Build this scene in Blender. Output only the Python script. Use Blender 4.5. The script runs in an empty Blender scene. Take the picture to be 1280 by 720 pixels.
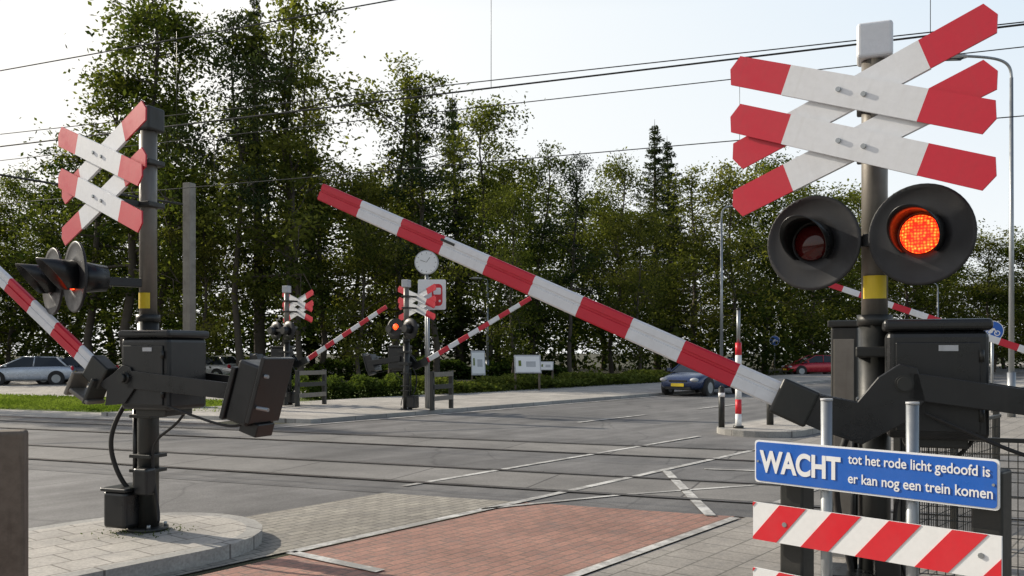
import bpy, bmesh, math, random
import numpy as np
from mathutils import Vector, Matrix
random.seed(4); rng=np.random.default_rng(11)
sc=bpy.context.scene
rad=math.radians

# ------------------------------------------------------------------ materials
def newmat(name):
    m=bpy.data.materials.new(name); m.use_nodes=True
    nt=m.node_tree; b=nt.nodes['Principled BSDF']
    return m,nt,b
def ramp(nt,fac,stops):
    r=nt.nodes.new('ShaderNodeValToRGB'); e=r.color_ramp.elements
    while len(e)<len(stops): e.new(0.5)
    for i,(p,c) in enumerate(stops):
        e[i].position=p; e[i].color=(c[0],c[1],c[2],1) if hasattr(c,'__len__') else (c,c,c,1)
    nt.links.new(fac,r.inputs[0]); return r.outputs[0]
def coords(nt,rot=0,world=False):
    if world:
        g=nt.nodes.new('ShaderNodeNewGeometry'); o=g.outputs['Position']
    else:
        g=nt.nodes.new('ShaderNodeTexCoord'); o=g.outputs['Object']
    mp=nt.nodes.new('ShaderNodeMapping'); mp.inputs['Rotation'].default_value[2]=rot
    nt.links.new(o,mp.inputs[0]); return mp.outputs[0]
def noise(nt,co,scale,detail=5,rough=.6):
    n=nt.nodes.new('ShaderNodeTexNoise'); n.inputs['Scale'].default_value=scale
    n.inputs['Detail'].default_value=detail; n.inputs['Roughness'].default_value=rough
    nt.links.new(co,n.inputs['Vector']); return n.outputs['Fac']
def mix(nt,fac,a,b,mode='MIX'):
    m=nt.nodes.new('ShaderNodeMix'); m.data_type='RGBA'; m.blend_type=mode
    for s,v in ((m.inputs[0],fac),(m.inputs[6],a),(m.inputs[7],b)):
        if isinstance(v,(int,float)): s.default_value=v
        elif isinstance(v,tuple): s.default_value=(*v[:3],1)
        else: nt.links.new(v,s)
    return m.outputs[2]
def bump(nt,b,h,strength=.3,dist=.01):
    n=nt.nodes.new('ShaderNodeBump'); n.inputs['Strength'].default_value=strength
    n.inputs['Distance'].default_value=dist
    nt.links.new(h,n.inputs['Height']); nt.links.new(n.outputs[0],b.inputs['Normal'])
def paint(name,col,rough=.45,metal=0,dirt=.35,dscale=4,dirtcol=(.09,.075,.06)):
    m,nt,b=newmat(name); co=coords(nt)
    n=noise(nt,co,dscale,6,.7)
    f=ramp(nt,n,[(.42,0.0),(.85,dirt)])
    n2=noise(nt,co,dscale*9,3,.6)
    c2=mix(nt,ramp(nt,n2,[(.3,.0),(.75,.14)]),col,tuple(x*.55 for x in col))
    c=mix(nt,f,c2,dirtcol)
    mp=nt.nodes.new('ShaderNodeMapping'); mp.inputs['Scale'].default_value=(1,1,.08); nt.links.new(co,mp.inputs[0])
    st=noise(nt,mp.outputs[0],28,2,.5)
    c=mix(nt,ramp(nt,st,[(.56,0.0),(.8,dirt*.6)]),c,dirtcol)
    nt.links.new(c,b.inputs['Base Color'])
    nt.links.new(ramp(nt,n,[(.35,max(.05,rough-.1)),(.7,min(1,rough+.2))]),b.inputs['Roughness'])
    b.inputs['Metallic'].default_value=metal
    bump(nt,b,n2,.1,.003)
    return m
M={}
M['white']=paint('white_paint',(.78,.79,.81),.4,dirt=.26,dscale=3.5,dirtcol=(.44,.42,.39))
M['red']=paint('red_paint',(.60,.012,.035),.4,dirt=.22,dscale=4,dirtcol=(.34,.05,.06))
M['black']=paint('black_enamel',(.010,.011,.012),.33,dirt=.55,dirtcol=(.03,.028,.025))
M['darkgrey']=paint('dark_grey_metal',(.03,.032,.03),.42,.3,dirt=.5,dirtcol=(.065,.055,.045))
M['grey']=paint('weathered_grey_metal',(.20,.185,.16),.42,.3,dirt=.6,dirtcol=(.11,.09,.07))
M['galv']=paint('galvanised_steel',(.36,.38,.39),.4,.7,dirt=.3,dirtcol=(.2,.2,.19))
M['lgrey']=paint('light_grey_paint',(.5,.51,.52),.45,dirt=.3)
M['capw']=paint('pale_enamel',(.80,.81,.82),.22,dirt=.12,dirtcol=(.5,.5,.48))
M['disc']=paint('signal_disc_black',(.014,.014,.016),.45,dirt=.5,dirtcol=(.03,.029,.028))
M['yellow']=paint('yellow_sticker',(.78,.56,.02),.5,dirt=.15)
M['blue']=paint('blue_sign_face',(.014,.12,.50),.35,dirt=.12,dirtcol=(.1,.14,.3))
M['wood']=paint('weathered_wood',(.16,.13,.10),.85,dirt=.7,dscale=9,dirtcol=(.05,.04,.03))
M['rubber']=paint('rubber',(.015,.015,.015),.7,dirt=.3)
M['signwhite']=paint('sign_white',(.84,.84,.83),.4,dirt=.15,dirtcol=(.6,.6,.57))
M['signred']=paint('sign_red',(.70,.018,.03),.4,dirt=.18,dirtcol=(.4,.06,.06))
def glass(name,c=(.02,.025,.03)):
    m,nt,b=newmat(name); b.inputs['Base Color'].default_value=(*c,1); b.inputs['Roughness'].default_value=.06
    n=noise(nt,coords(nt),3); bump(nt,b,n,.03,.01); return m
M['glass']=glass('car_glass')
M['lens_off']=glass('red_lens_unlit',(.06,.004,.004))
def lens_on():
    m,nt,b=newmat('red_lens_lit')
    co=coords(nt); v=nt.nodes.new('ShaderNodeTexVoronoi'); v.inputs['Scale'].default_value=62
    v.inputs['Randomness'].default_value=.35
    nt.links.new(co,v.inputs['Vector'])
    c=ramp(nt,v.outputs['Distance'],[(.0,(1,.34,.06)),(.3,(1,.10,.010)),(.6,(.65,.010,.004))])
    b.inputs['Base Color'].default_value=(.3,.01,.01,1)
    nt.links.new(c,b.inputs['Emission Color']); b.inputs['Emission Strength'].default_value=3.4
    return m
M['lens_on']=lens_on()

TH_R=rad(52)
def asphalt(name,base=.12,tint=(1,.965,.92)):
    m,nt,b=newmat(name); co=coords(nt,-TH_R,True)
    big=noise(nt,co,.22,6,.6); mid=noise(nt,co,1.7,6,.65); fine=noise(nt,co,70,3,.7)
    mp=nt.nodes.new('ShaderNodeMapping'); mp.inputs['Scale'].default_value=(.06,.9,1)
    nt.links.new(co,mp.inputs[0]); streak=noise(nt,mp.outputs[0],1.3,5,.6)
    c=ramp(nt,big,[(.3,tuple(base*.72*t for t in tint)),(.7,tuple(base*1.25*t for t in tint))])
    c=mix(nt,.8,c,ramp(nt,mid,[(.3,.68),(.7,1.2)]),'MULTIPLY')
    c=mix(nt,.85,c,ramp(nt,streak,[(.35,.65),(.62,1.15)]),'MULTIPLY')
    c=mix(nt,.8,c,ramp(nt,fine,[(.3,.6),(.72,1.45)]),'MULTIPLY')
    v=nt.nodes.new('ShaderNodeTexVoronoi'); v.feature='DISTANCE_TO_EDGE'; v.inputs['Scale'].default_value=.33
    dn=nt.nodes.new('ShaderNodeTexNoise'); dn.inputs['Scale'].default_value=1.2; nt.links.new(co,dn.inputs['Vector'])
    ad=mix(nt,.25,co,dn.outputs['Color'],'ADD'); nt.links.new(ad,v.inputs['Vector'])
    cr=ramp(nt,v.outputs['Distance'],[(.0,.5),(.008,1.0)])
    c=mix(nt,.6,c,cr,'MULTIPLY')
    nt.links.new(c,b.inputs['Base Color']); b.inputs['Roughness'].default_value=.7
    b.inputs['Specular IOR Level'].default_value=.4
    bump(nt,b,fine,.3,.008); return m
def brick(name,c1,c2,mort,bw,bh,msize=.008,rot=-TH_R,off=.5,spread=.25):
    m,nt,b=newmat(name); co=coords(nt,rot,True)
    t=nt.nodes.new('ShaderNodeTexBrick'); t.offset=off
    for k,v in (('Color1',c1),('Color2',c2),('Mortar',mort)): t.inputs[k].default_value=(*v,1)
    t.inputs['Scale'].default_value=1; t.inputs['Brick Width'].default_value=bw; t.inputs['Row Height'].default_value=bh
    t.inputs['Mortar Size'].default_value=msize; t.inputs['Mortar Smooth'].default_value=.3; t.inputs['Bias'].default_value=-.1
    nt.links.new(co,t.inputs['Vector'])
    big=noise(nt,co,.8,6,.65); fine=noise(nt,co,45,3)
    c=mix(nt,.9,t.outputs['Color'],ramp(nt,big,[(.3,.68),(.72,1.3)]),'MULTIPLY')
    c=mix(nt,.6,c,ramp(nt,fine,[(.3,.65),(.7,1.3)]),'MULTIPLY')
    blot=noise(nt,co,3.1,7,.75); c=mix(nt,ramp(nt,blot,[(.5,0.0),(.75,.45)]),c,tuple(.55*sum(c1)/3+x*.12 for x in (.1,.09,.07)))
    nt.links.new(c,b.inputs['Base Color']); b.inputs['Roughness'].default_value=.85
    inv=ramp(nt,t.outputs['Fac'],[(0,1.0),(1,0.0)]); bump(nt,b,inv,.5,.006); return m
M['asphalt']=asphalt('asphalt',.19)
M['asphalt2']=asphalt('asphalt_patch',.16)
M['pavelight']=brick('pale_paving',(.45,.42,.37),(.38,.355,.32),(.19,.175,.15),.3,.3)
M['brickred']=brick('red_brick_paving',(.37,.195,.145),(.28,.15,.115),(.19,.14,.11),.21,.105)
M['pavegrey']=brick('grey_brick_paving',(.32,.295,.245),(.24,.22,.185),(.13,.12,.10),.21,.105)
M['tile']=brick('concrete_tiles',(.32,.295,.26),(.27,.25,.22),(.15,.14,.12),.3,.3)
M['panel']=brick('crossing_panels',(.21,.20,.185),(.18,.172,.16),(.08,.075,.07),1.8,1.2,.015,rot=rad(21.5),off=0)
M['kerb']=brick('kerb_concrete',(.36,.35,.32),(.30,.29,.27),(.14,.13,.12),1.0,1.0,.01)
def ground_mat(name,stops,scale=1.2):
    m,nt,b=newmat(name); co=coords(nt,0,True)
    n=noise(nt,co,scale,8,.7); f=noise(nt,co,30,4,.7)
    c=ramp(nt,n,stops); c=mix(nt,.8,c,ramp(nt,f,[(.3,.5),(.7,1.5)]),'MULTIPLY')
    nt.links.new(c,b.inputs['Base Color']); b.inputs['Roughness'].default_value=.95; bump(nt,b,f,.8,.03); return m
M['grassg']=ground_mat('grass_ground',[(.3,(.08,.12,.02)),(.5,(.14,.19,.035)),(.7,(.2,.22,.06))])
M['soil']=ground_mat('forest_floor',[(.3,(.03,.028,.015)),(.6,(.06,.06,.025)),(.8,(.09,.08,.04))],.4)
M['ballast']=ground_mat('track_ballast',[(.3,(.10,.08,.065)),(.7,(.2,.17,.15))],20)
def worn_white():
    m,nt,b=newmat('worn_road_paint'); co=coords(nt,0,True)
    n=noise(nt,co,9,8,.75); n2=noise(nt,co,1.5,3)
    s=nt.nodes.new('ShaderNodeMath'); s.operation='ADD'; nt.links.new(n,s.inputs[0]); nt.links.new(n2,s.inputs[1])
    h=nt.nodes.new('ShaderNodeMath'); h.operation='MULTIPLY'; h.inputs[1].default_value=.5
    nt.links.new(s.outputs[0],h.inputs[0])
    f=ramp(nt,h.outputs[0],[(.43,0.05),(.55,.9)])
    c=mix(nt,f,(.66,.65,.61),(.26,.25,.23))
    nt.links.new(c,b.inputs['Base Color']); b.inputs['Roughness'].default_value=.7; return m
M['line']=worn_white()
M['rail']=paint('rail_steel',(.22,.19,.17),.35,.8,dirt=.4)
M['groove']=paint('rail_groove',(.02,.018,.016),.9,dirt=.3)

def leafmat(name,dark,light,trans=.35):
    m,nt,b=newmat(name)
    a=nt.nodes.new('ShaderNodeAttribute'); a.attribute_name='shade'
    oi=nt.nodes.new('ShaderNodeObjectInfo')
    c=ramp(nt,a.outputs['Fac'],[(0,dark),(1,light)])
    hs=nt.nodes.new('ShaderNodeHueSaturation'); nt.links.new(c,hs.inputs['Color'])
    mr=nt.nodes.new('ShaderNodeMapRange'); mr.inputs[3].default_value=.47; mr.inputs[4].default_value=.52
    nt.links.new(oi.outputs['Random'],mr.inputs[0]); nt.links.new(mr.outputs[0],hs.inputs['Hue'])
    mr2=nt.nodes.new('ShaderNodeMapRange'); mr2.inputs[3].default_value=1.35; mr2.inputs[4].default_value=.7
    nt.links.new(oi.outputs['Random'],mr2.inputs[0]); nt.links.new(mr2.outputs[0],hs.inputs['Value'])
    d=nt.nodes.new('ShaderNodeBsdfDiffuse'); t=nt.nodes.new('ShaderNodeBsdfTranslucent')
    nt.links.new(hs.outputs[0],d.inputs[0])
    tw=mix(nt,1.0,hs.outputs[0],(1.15,1.2,.6),'MULTIPLY'); nt.links.new(tw,t.inputs[0])
    s=nt.nodes.new('ShaderNodeMixShader'); s.inputs[0].default_value=trans
    nt.links.new(d.outputs[0],s.inputs[1]); nt.links.new(t.outputs[0],s.inputs[2])
    nt.links.new(s.outputs[0],nt.nodes['Material Output'].inputs[0]); nt.nodes.remove(b)
    return m
M['leaf']=leafmat('broad_leaves',(.028,.046,.014),(.165,.185,.045),.5)
M['needle']=leafmat('conifer_needles',(.020,.036,.018),(.08,.105,.042),.25)
M['hedge']=leafmat('hedge_leaves',(.035,.06,.014),(.14,.18,.045),.4)
M['grassb']=leafmat('grass_blades',(.09,.14,.02),(.24,.30,.07),.45)
M['bark']=paint('bark',(.085,.07,.055),.95,dirt=.6,dscale=2,dirtcol=(.03,.025,.02))

# ------------------------------------------------------------------ mesh helpers
def link(o,parent=None):
    sc.collection.objects.link(o)
    if parent is not None: o.parent=parent
    return o
def empty(name,loc=(0,0,0),rz=0):
    e=bpy.data.objects.new(name,None); e.empty_display_size=.2; e.location=loc; e.rotation_euler[2]=rz
    return link(e)
def bm_obj(name,bm,mats,parent=None,smooth=False,bevel=0):
    me=bpy.data.meshes.new(name); bm.normal_update(); bm.to_mesh(me); bm.free()
    for m in (mats if isinstance(mats,(list,tuple)) else [mats]): me.materials.append(m)
    o=bpy.data.objects.new(name,me); link(o,parent)
    if smooth:
        for p in me.polygons: p.use_smooth=True
    if bevel>0:
        b=o.modifiers.new('bevel','BEVEL'); b.width=bevel; b.segments=3; b.limit_method='ANGLE'; b.angle_limit=rad(35)
    return o
def add_box(bm,c,s,rot=None,mi=0):
    mt=Matrix.Translation(c)@(rot.to_4x4() if rot else Matrix.Identity(4))@Matrix.Diagonal((*s,1))
    r=bmesh.ops.create_cube(bm,size=1,matrix=mt)
    for f in {f for v in r['verts'] for f in v.link_faces}: f.material_index=mi
def add_cyl(bm,p0,p1,r0,r1=None,seg=16,mi=0,cap=True):
    p0=Vector(p0);p1=Vector(p1); r1=r0 if r1 is None else r1
    d=p1-p0; q=d.to_track_quat('Z','Y').to_matrix().to_4x4()
    mt=Matrix.Translation((p0+p1)/2)@q
    r=bmesh.ops.create_cone(bm,cap_ends=cap,segments=seg,radius1=r0,radius2=r1,depth=d.length,matrix=mt)
    for f in {f for v in r['verts'] for f in v.link_faces}:
        f.material_index=mi
        if len(f.verts)==4: f.smooth=True
def box(name,c,s,mat,parent=None,rot=None,bevel=.01):
    bm=bmesh.new(); add_box(bm,c,s,rot); return bm_obj(name,bm,mat,parent,bevel=bevel)
def cyl(name,p0,p1,r,mat,parent=None,r1=None,seg=20):
    bm=bmesh.new(); add_cyl(bm,p0,p1,r,r1,seg); return bm_obj(name,bm,mat,parent)
def add_plate(bm,pts,y0,y1,mi=0):
    a=[bm.verts.new((x,y0,z)) for x,z in pts]; b=[bm.verts.new((x,y1,z)) for x,z in pts]
    fs=[bm.faces.new(a),bm.faces.new(b[::-1])]
    n=len(pts)
    for i in range(n): fs.append(bm.faces.new((a[i],b[i],b[(i+1)%n],a[(i+1)%n])))
    for f in fs: f.material_index=mi
    bmesh.ops.recalc_face_normals(bm,faces=fs)
def plate(name,pts,y0,y1,mat,parent=None,bevel=.004):
    bm=bmesh.new(); add_plate(bm,pts,y0,y1); return bm_obj(name,bm,mat,parent,bevel=bevel)
def tube(name,pts,r,mat,parent=None,res=6):
    cu=bpy.data.curves.new(name,'CURVE'); cu.dimensions='3D'; cu.bevel_depth=r; cu.bevel_resolution=2; cu.resolution_u=res
    s=cu.splines.new('NURBS'); s.points.add(len(pts)-1)
    for p,c in zip(s.points,pts): p.co=(*c,1)
    s.use_endpoint_u=True; s.order_u=min(4,len(pts))
    cu.materials.append(mat); o=bpy.data.objects.new(name,cu); return link(o,parent)
def sheet(name,pts,z,mat,sub=0):
    bm=bmesh.new(); vs=[bm.verts.new((x,y,z)) for x,y in pts]; f=bm.faces.new(vs)
    bm.normal_update()
    if f.normal.z<0: f.normal_flip()
    return bm_obj(name,bm,mat)
def slab(name,pts,z0,z1,mats,bevel=.02):
    bm=bmesh.new()
    a=[bm.verts.new((x,y,z0)) for x,y in pts]; b=[bm.verts.new((x,y,z1)) for x,y in pts]
    t=bm.faces.new(b); t.material_index=0
    n=len(pts)
    for i in range(n):
        f=bm.faces.new((a[i],a[(i+1)%n],b[(i+1)%n],b[i])); f.material_index=1
    bmesh.ops.recalc_face_normals(bm,faces=bm.faces)
    r=bmesh.ops.inset_region(bm,faces=[t],thickness=.13)
    for f in r['faces']: f.material_index=1
    return bm_obj(name,bm,mats)

RX,RY=math.cos(TH_R),math.sin(TH_R)
def rq(r,q): return (RX*r+RY*q, RY*r-RX*q)
NX,NY=math.sin(rad(21.5)),math.cos(rad(21.5))
def nm(n,m): return (NX*n+NY*m, NY*n-NX*m)
def r_at(n,q):
    kr=NX*RX+NY*RY; kq=NX*RY-NY*RX
    return (n-kq*q)/kr

# ------------------------------------------------------------------ ground & roads
sheet('ground',[(-600,-300),(600,-300),(600,900),(-600,900)],0,M['soil'])
sheet('grass_verge',[nm(17.6,-70),nm(17.6,-14.5),nm(40,-14.5),nm(40,-70)],.004,M['grassg'])
sheet('track_bed',[nm(8.2,-150),nm(8.2,150),nm(15.8,150),nm(15.8,-150)],.004,M['ballast'])
sheet('road',[rq(-40,-16),rq(-40,-5.72),rq(260,-5.72),rq(260,-16)],.008,M['asphalt'])
sheet('bike_path_asphalt',[rq(r_at(15.3,-5.7),-5.7),rq(r_at(15.3,1),1),rq(200,1),rq(200,-5.7)],.012,M['tile'])
sheet('side_street',[nm(23,-80),nm(23,-19),nm(37,-21),nm(37,-80)],.008,M['pavelight'])
def track_strip(n0,n1,q0,q1): return [rq(r_at(n0,q0),q0),rq(r_at(n0,q1),q1),rq(r_at(n1,q1),q1),rq(r_at(n1,q0),q0)]
sheet('crossing_apron',track_strip(8.7,15.4,-23,2.5),.012,M['asphalt2'])
sheet('crossing_panels',track_strip(9.56,10.84,-23,2.5),.016,M['panel'])
sheet('crossing_panels',track_strip(13.22,14.46,-23,2.5),.016,M['panel'])
sheet('road_left_apron',[rq(-30,-23),rq(-30,-16),rq(r_at(8.7,-16),-16),rq(r_at(8.7,-23),-23)],.012,M['asphalt'])
sheet('bike_path',[rq(-10,-5.6),rq(-10,-3.54),rq(r_at(8.7,-3.54),-3.54),rq(r_at(8.7,-5.6),-5.6)],.012,M['brickred'])
sheet('paved_strip',[rq(2,-7.25),rq(2,-5.72),rq(r_at(8.7,-5.72),-5.72),rq(r_at(8.7,-7.25),-7.25)],.012,M['pavegrey'])
sheet('pavement',[rq(-10,-3.44),rq(-10,2.5),rq(r_at(8.7,2.5),2.5),rq(r_at(8.7,-3.44),-3.44)],.012,M['tile'])
sheet('footpath',[nm(15.75,-60),nm(15.75,-13.5),nm(17.5,-13.5),nm(17.5,-60)],.012,M['pavelight'])
for n in (9.49,10.93,13.15,14.59):
    s=1 if n in (9.49,13.15) else -1
    sheet('rail',[nm(n-.03,-150),nm(n-.03,150),nm(n+.03,150),nm(n+.03,-150)],.028,M['rail'])
    g0=n+s*.033; g1=n+s*.075
    a,b_=min(g0,g1),max(g0,g1)
    sheet('rail_groove',[nm(a,-150),nm(a,150),nm(b_,150),nm(b_,-150)],.026,M['groove'])
def line_rq(r0,r1,q,w=.1,name='road_marking'):
    sheet(name,[rq(r0,q-w/2),rq(r1,q-w/2),rq(r1,q+w/2),rq(r0,q+w/2)],.022,M['line'])
def line_xy(p0,p1,w=.1):
    a=Vector(p0);b=Vector(p1); d=(b-a).normalized(); n=Vector((-d.y,d.x))*w/2
    sheet('road_marking',[tuple(a+n),tuple(b+n),tuple(b-n),tuple(a-n)],.022,M['line'])
line_rq(4.4,r_at(15.4,-5.66),-5.66,.10)
line_rq(-10,r_at(8.6,-3.49),-3.49,.09)
line_rq(r_at(8.8,-3.49)+.3,r_at(15.3,-3.49),-3.49,.09)
line_rq(r_at(9.2,-7.4),15.2,-7.4,.09)
for i in range(14): line_rq(16.5+i*6,19.5+i*6,-11,.12)
line_rq(r_at(15.2,-15.2),100,-15.2,.1)
line_xy((2.05,11.7),(1.92,8.5),.11)
line_xy((-.32,8.86),(1.23,9.75),.07); line_xy((1.23,9.75),(2.9,10.45),.07)
line_xy((-1.75,6.95),(-.95,6.35),.1)
line_xy((2.6,11.9),(3.7,11.6),.09)
def island(name,r0,r1,q0,q1,h=.12,nose=(False,True)):
    w=(q1-q0)/2; qc=(q0+q1)/2; pts=[]
    pts+= [(r0,q1),(r0,q0)] if not nose[0] else [(r0+w*(1-math.sin(a)),qc+w*math.cos(a)) for a in [math.pi*k/12 for k in range(13)]]
    pts+= [(r1,q0),(r1,q1)] if not nose[1] else [(r1-w+w*math.sin(a),qc-w*math.cos(a)) for a in [math.pi*k/12 for k in range(13)]]
    slab(name,[rq(*p) for p in pts],0,h,[M['pavelight'],M['kerb']])
island('traffic_island',-6,4.75,-7.75,-5.85,.12)
island('traffic_island',15.7,60,-7.6,-5.9,.12,(True,False))
slab('pavement',[rq(r_at(16.6,-15.6),-15.6),rq(r_at(16.6,-21.5),-21.5),rq(140,-21.5),rq(140,-15.6)],0,.1,[M['pavelight'],M['kerb']])

# ------------------------------------------------------------------ crossing signals
def cross_planks(e,z,rot,off,l=.735,ang=20.5,backs=False):
    for i,(zz) in enumerate(z):
        for k,sg in enumerate((1,-1)):
            bm=bmesh.new(); w=.083; t=.38; y=-.03 if k==0 else .0
            add_plate(bm,[(-l,0),(-l+.035,-w),(-t,-w),(-t,w),(-l+.035,w)],y-.006,y+.006,1)
            add_plate(bm,[(-t,-w),(t,-w),(t,w),(-t,w)],y-.006,y+.006,0)
            add_plate(bm,[(t,-w),(l-.035,-w),(l,0),(l-.035,w),(t,w)],y-.006,y+.006,1)
            for bx in (-.07,.07): add_cyl(bm,(bx,y,0),(bx,y+.018,0),.014,seg=8,mi=2)
            for zz2 in (-w,w): add_box(bm,(0,y-.009,zz2*.985),(2*t,.014,.004),mi=0)
            o=bm_obj('cross_plank',bm,[M['white'],M['red'],M['galv']],e)
            o.matrix_local=Matrix.Translation((-math.sin(rot)*off,math.cos(rot)*off,zz))@Matrix.Rotation(rot,4,'Z')@Matrix.Rotation(rad(ang)*sg,4,'Y')
        c=(-math.sin(rot)*off/2,math.cos(rot)*off/2,zz)
        box('cross_bracket',c,(.04,off-.08,.05),M['darkgrey'],e,rot=Matrix.Rotation(rot,3,'Z'),bevel=.003)
        box('cross_clamp',(0,0,zz),(.19,.19,.045),M['darkgrey'],e,bevel=.01)
def lamp_pair(e,z,rot,off,lit,discmat,sep=.58,R=.268):
    h=bpy.data.objects.new('signal_lamps',None); link(h,e)
    h.matrix_local=Matrix.Translation((-math.sin(rot)*off,math.cos(rot)*off,z))@Matrix.Rotation(rot,4,'Z')
    box('lamp_crossbar',(0,-.10,0),(sep*.9,.05,.06),M['black'],h,bevel=.005)
    box('lamp_bracket',(0,-off/2-.05,0),(.06,off,.07),M['black'],h,bevel=.005)
    for i,sx in enumerate((-1,1)):
        cx=sx*sep/2
        bm=bmesh.new()
        prof=[(0.095,.012),(R*.6,.0),(R*.93,.004),(R,.012),(R+.003,.006),(R,-.008),(R*.6,-.02),(.095,-.02)]
        S=48; rings=[]
        for j in range(S):
            an=2*math.pi*j/S
            rings.append([bm.verts.new((cx+p*math.cos(an),y,p*math.sin(an))) for p,y in prof])
        for j in range(S):
            for k in range(len(prof)): 
                k2=(k+1)%len(prof)
                f=bm.faces.new((rings[j][k],rings[(j+1)%S][k],rings[(j+1)%S][k2],rings[j][k2])); f.smooth=True
        bmesh.ops.recalc_face_normals(bm,faces=bm.faces)
        bm_obj('backing_disc',bm,discmat,h)
        cyl('lamp_housing',(cx,-.22,0),(cx,.0,0),.10,M['black'],h,r1=.125)
        bm=bmesh.new(); bmesh.ops.create_uvsphere(bm,u_segments=24,v_segments=12,radius=.102,matrix=Matrix.Diagonal((1,.3,1,1)))
        o=bm_obj('lens',bm,M['lens_on'] if i==lit else M['lens_off'],h,smooth=True); o.location=(cx,.02,0)
        bm=bmesh.new(); S=28; v0=[];v1=[]
        a0,a1=rad(-50),rad(230)
        for j in range(S+1):
            an=a0+(a1-a0)*j/S; L=.08+.19*max(0,(math.sin(an)+.76)/1.76)
            v0.append(bm.verts.new((cx+.118*math.cos(an),.005,.118*math.sin(an))))
            v1.append(bm.verts.new((cx+.124*math.cos(an),L,.124*math.sin(an))))
        for j in range(S):
            f=bm.faces.new((v0[j],v0[j+1],v1[j+1],v1[j])); f.smooth=True
        o=bm_obj('lamp_hood',bm,M['black'],h); s=o.modifiers.new('s','SOLIDIFY'); s.thickness=.005
def crossing_signal(loc,rz,top,cz,crot,coff,lz,lrot,loff,lit,discmat,lowz=1.9,base=0.0,cap=M['lgrey'],sticker=.08):
    e=empty('crossing_signal',loc,rz)
    cyl('mast_lower',(0,0,base),(0,0,lowz),.085,M['darkgrey'],e,seg=24)
    cyl('mast_upper',(0,0,lowz),(0,0,top-.02),.070,M['grey'],e,seg=24)
    cyl('mast_collar',(0,0,lowz-.03),(0,0,lowz+.03),.095,M['darkgrey'],e,seg=24)
    box('mast_cap',(0,0,top-.07),(.19,.19,.2),cap,e,bevel=.02)
    cyl('base_flange',(0,0,base),(0,0,base+.03),.16,M['darkgrey'],e)
    bm=bmesh.new()
    for k in range(4): 
        a=rad(45+90*k); add_cyl(bm,(.13*math.cos(a),.13*math.sin(a),base+.03),(.13*math.cos(a),.13*math.sin(a),base+.06),.016,seg=6)
    bm_obj('flange_bolts',bm,M['galv'],e)
    box('base_cabinet',(.14,.08,base+.19),(.24,.3,.3),M['black'],e,bevel=.03)
    box('base_cabinet_lid',(.14,.08,base+.355),(.27,.33,.03),M['black'],e,bevel=.012)
    box('terminal_box',(-.06,.1,base+.42),(.14,.12,.22),M['black'],e,bevel=.02)
    for z in (base+.5,base+.62,base+.95): box('conduit_clamp',(0,0,z),(.22,.2,.03),M['darkgrey'],e,bevel=.005)
    cyl('conduit',(.11,.03,base+.3),(.11,.03,1.15),.02,M['black'],e)
    tube('cable_loop',[(.12,.1,1.2),(.2,.2,1.0),(.22,.22,.75),(.14,.12,.5),(.12,.1,base+.36)],.019,M['rubber'],e)
    tube('cable_loop',[(-.5,.1,1.15),(-.42,.12,1.0),(-.15,.1,.92),(-.09,.05,.7),(-.12,.05,.45),(-.2,.08,.25),(-.22,.12,base+.1)],.011,M['rubber'],e)
    bm=bmesh.new(); S=10; v=[]
    for j in range(S+1):
        a=rad(35+110*j/S); v.append((bm.verts.new((.0745*math.cos(a),.0745*math.sin(a),lowz+sticker)),bm.verts.new((.0745*math.cos(a),.0745*math.sin(a),lowz+sticker+.13))))
    for j in range(S): bm.faces.new((v[j][0],v[j+1][0],v[j+1][1],v[j][1]))
    bm_obj('id_sticker',bm,M['yellow'],e)
    cross_planks(e,cz,crot,coff)
    lamp_pair(e,lz,lrot,loff,lit,discmat)
    return e
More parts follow.
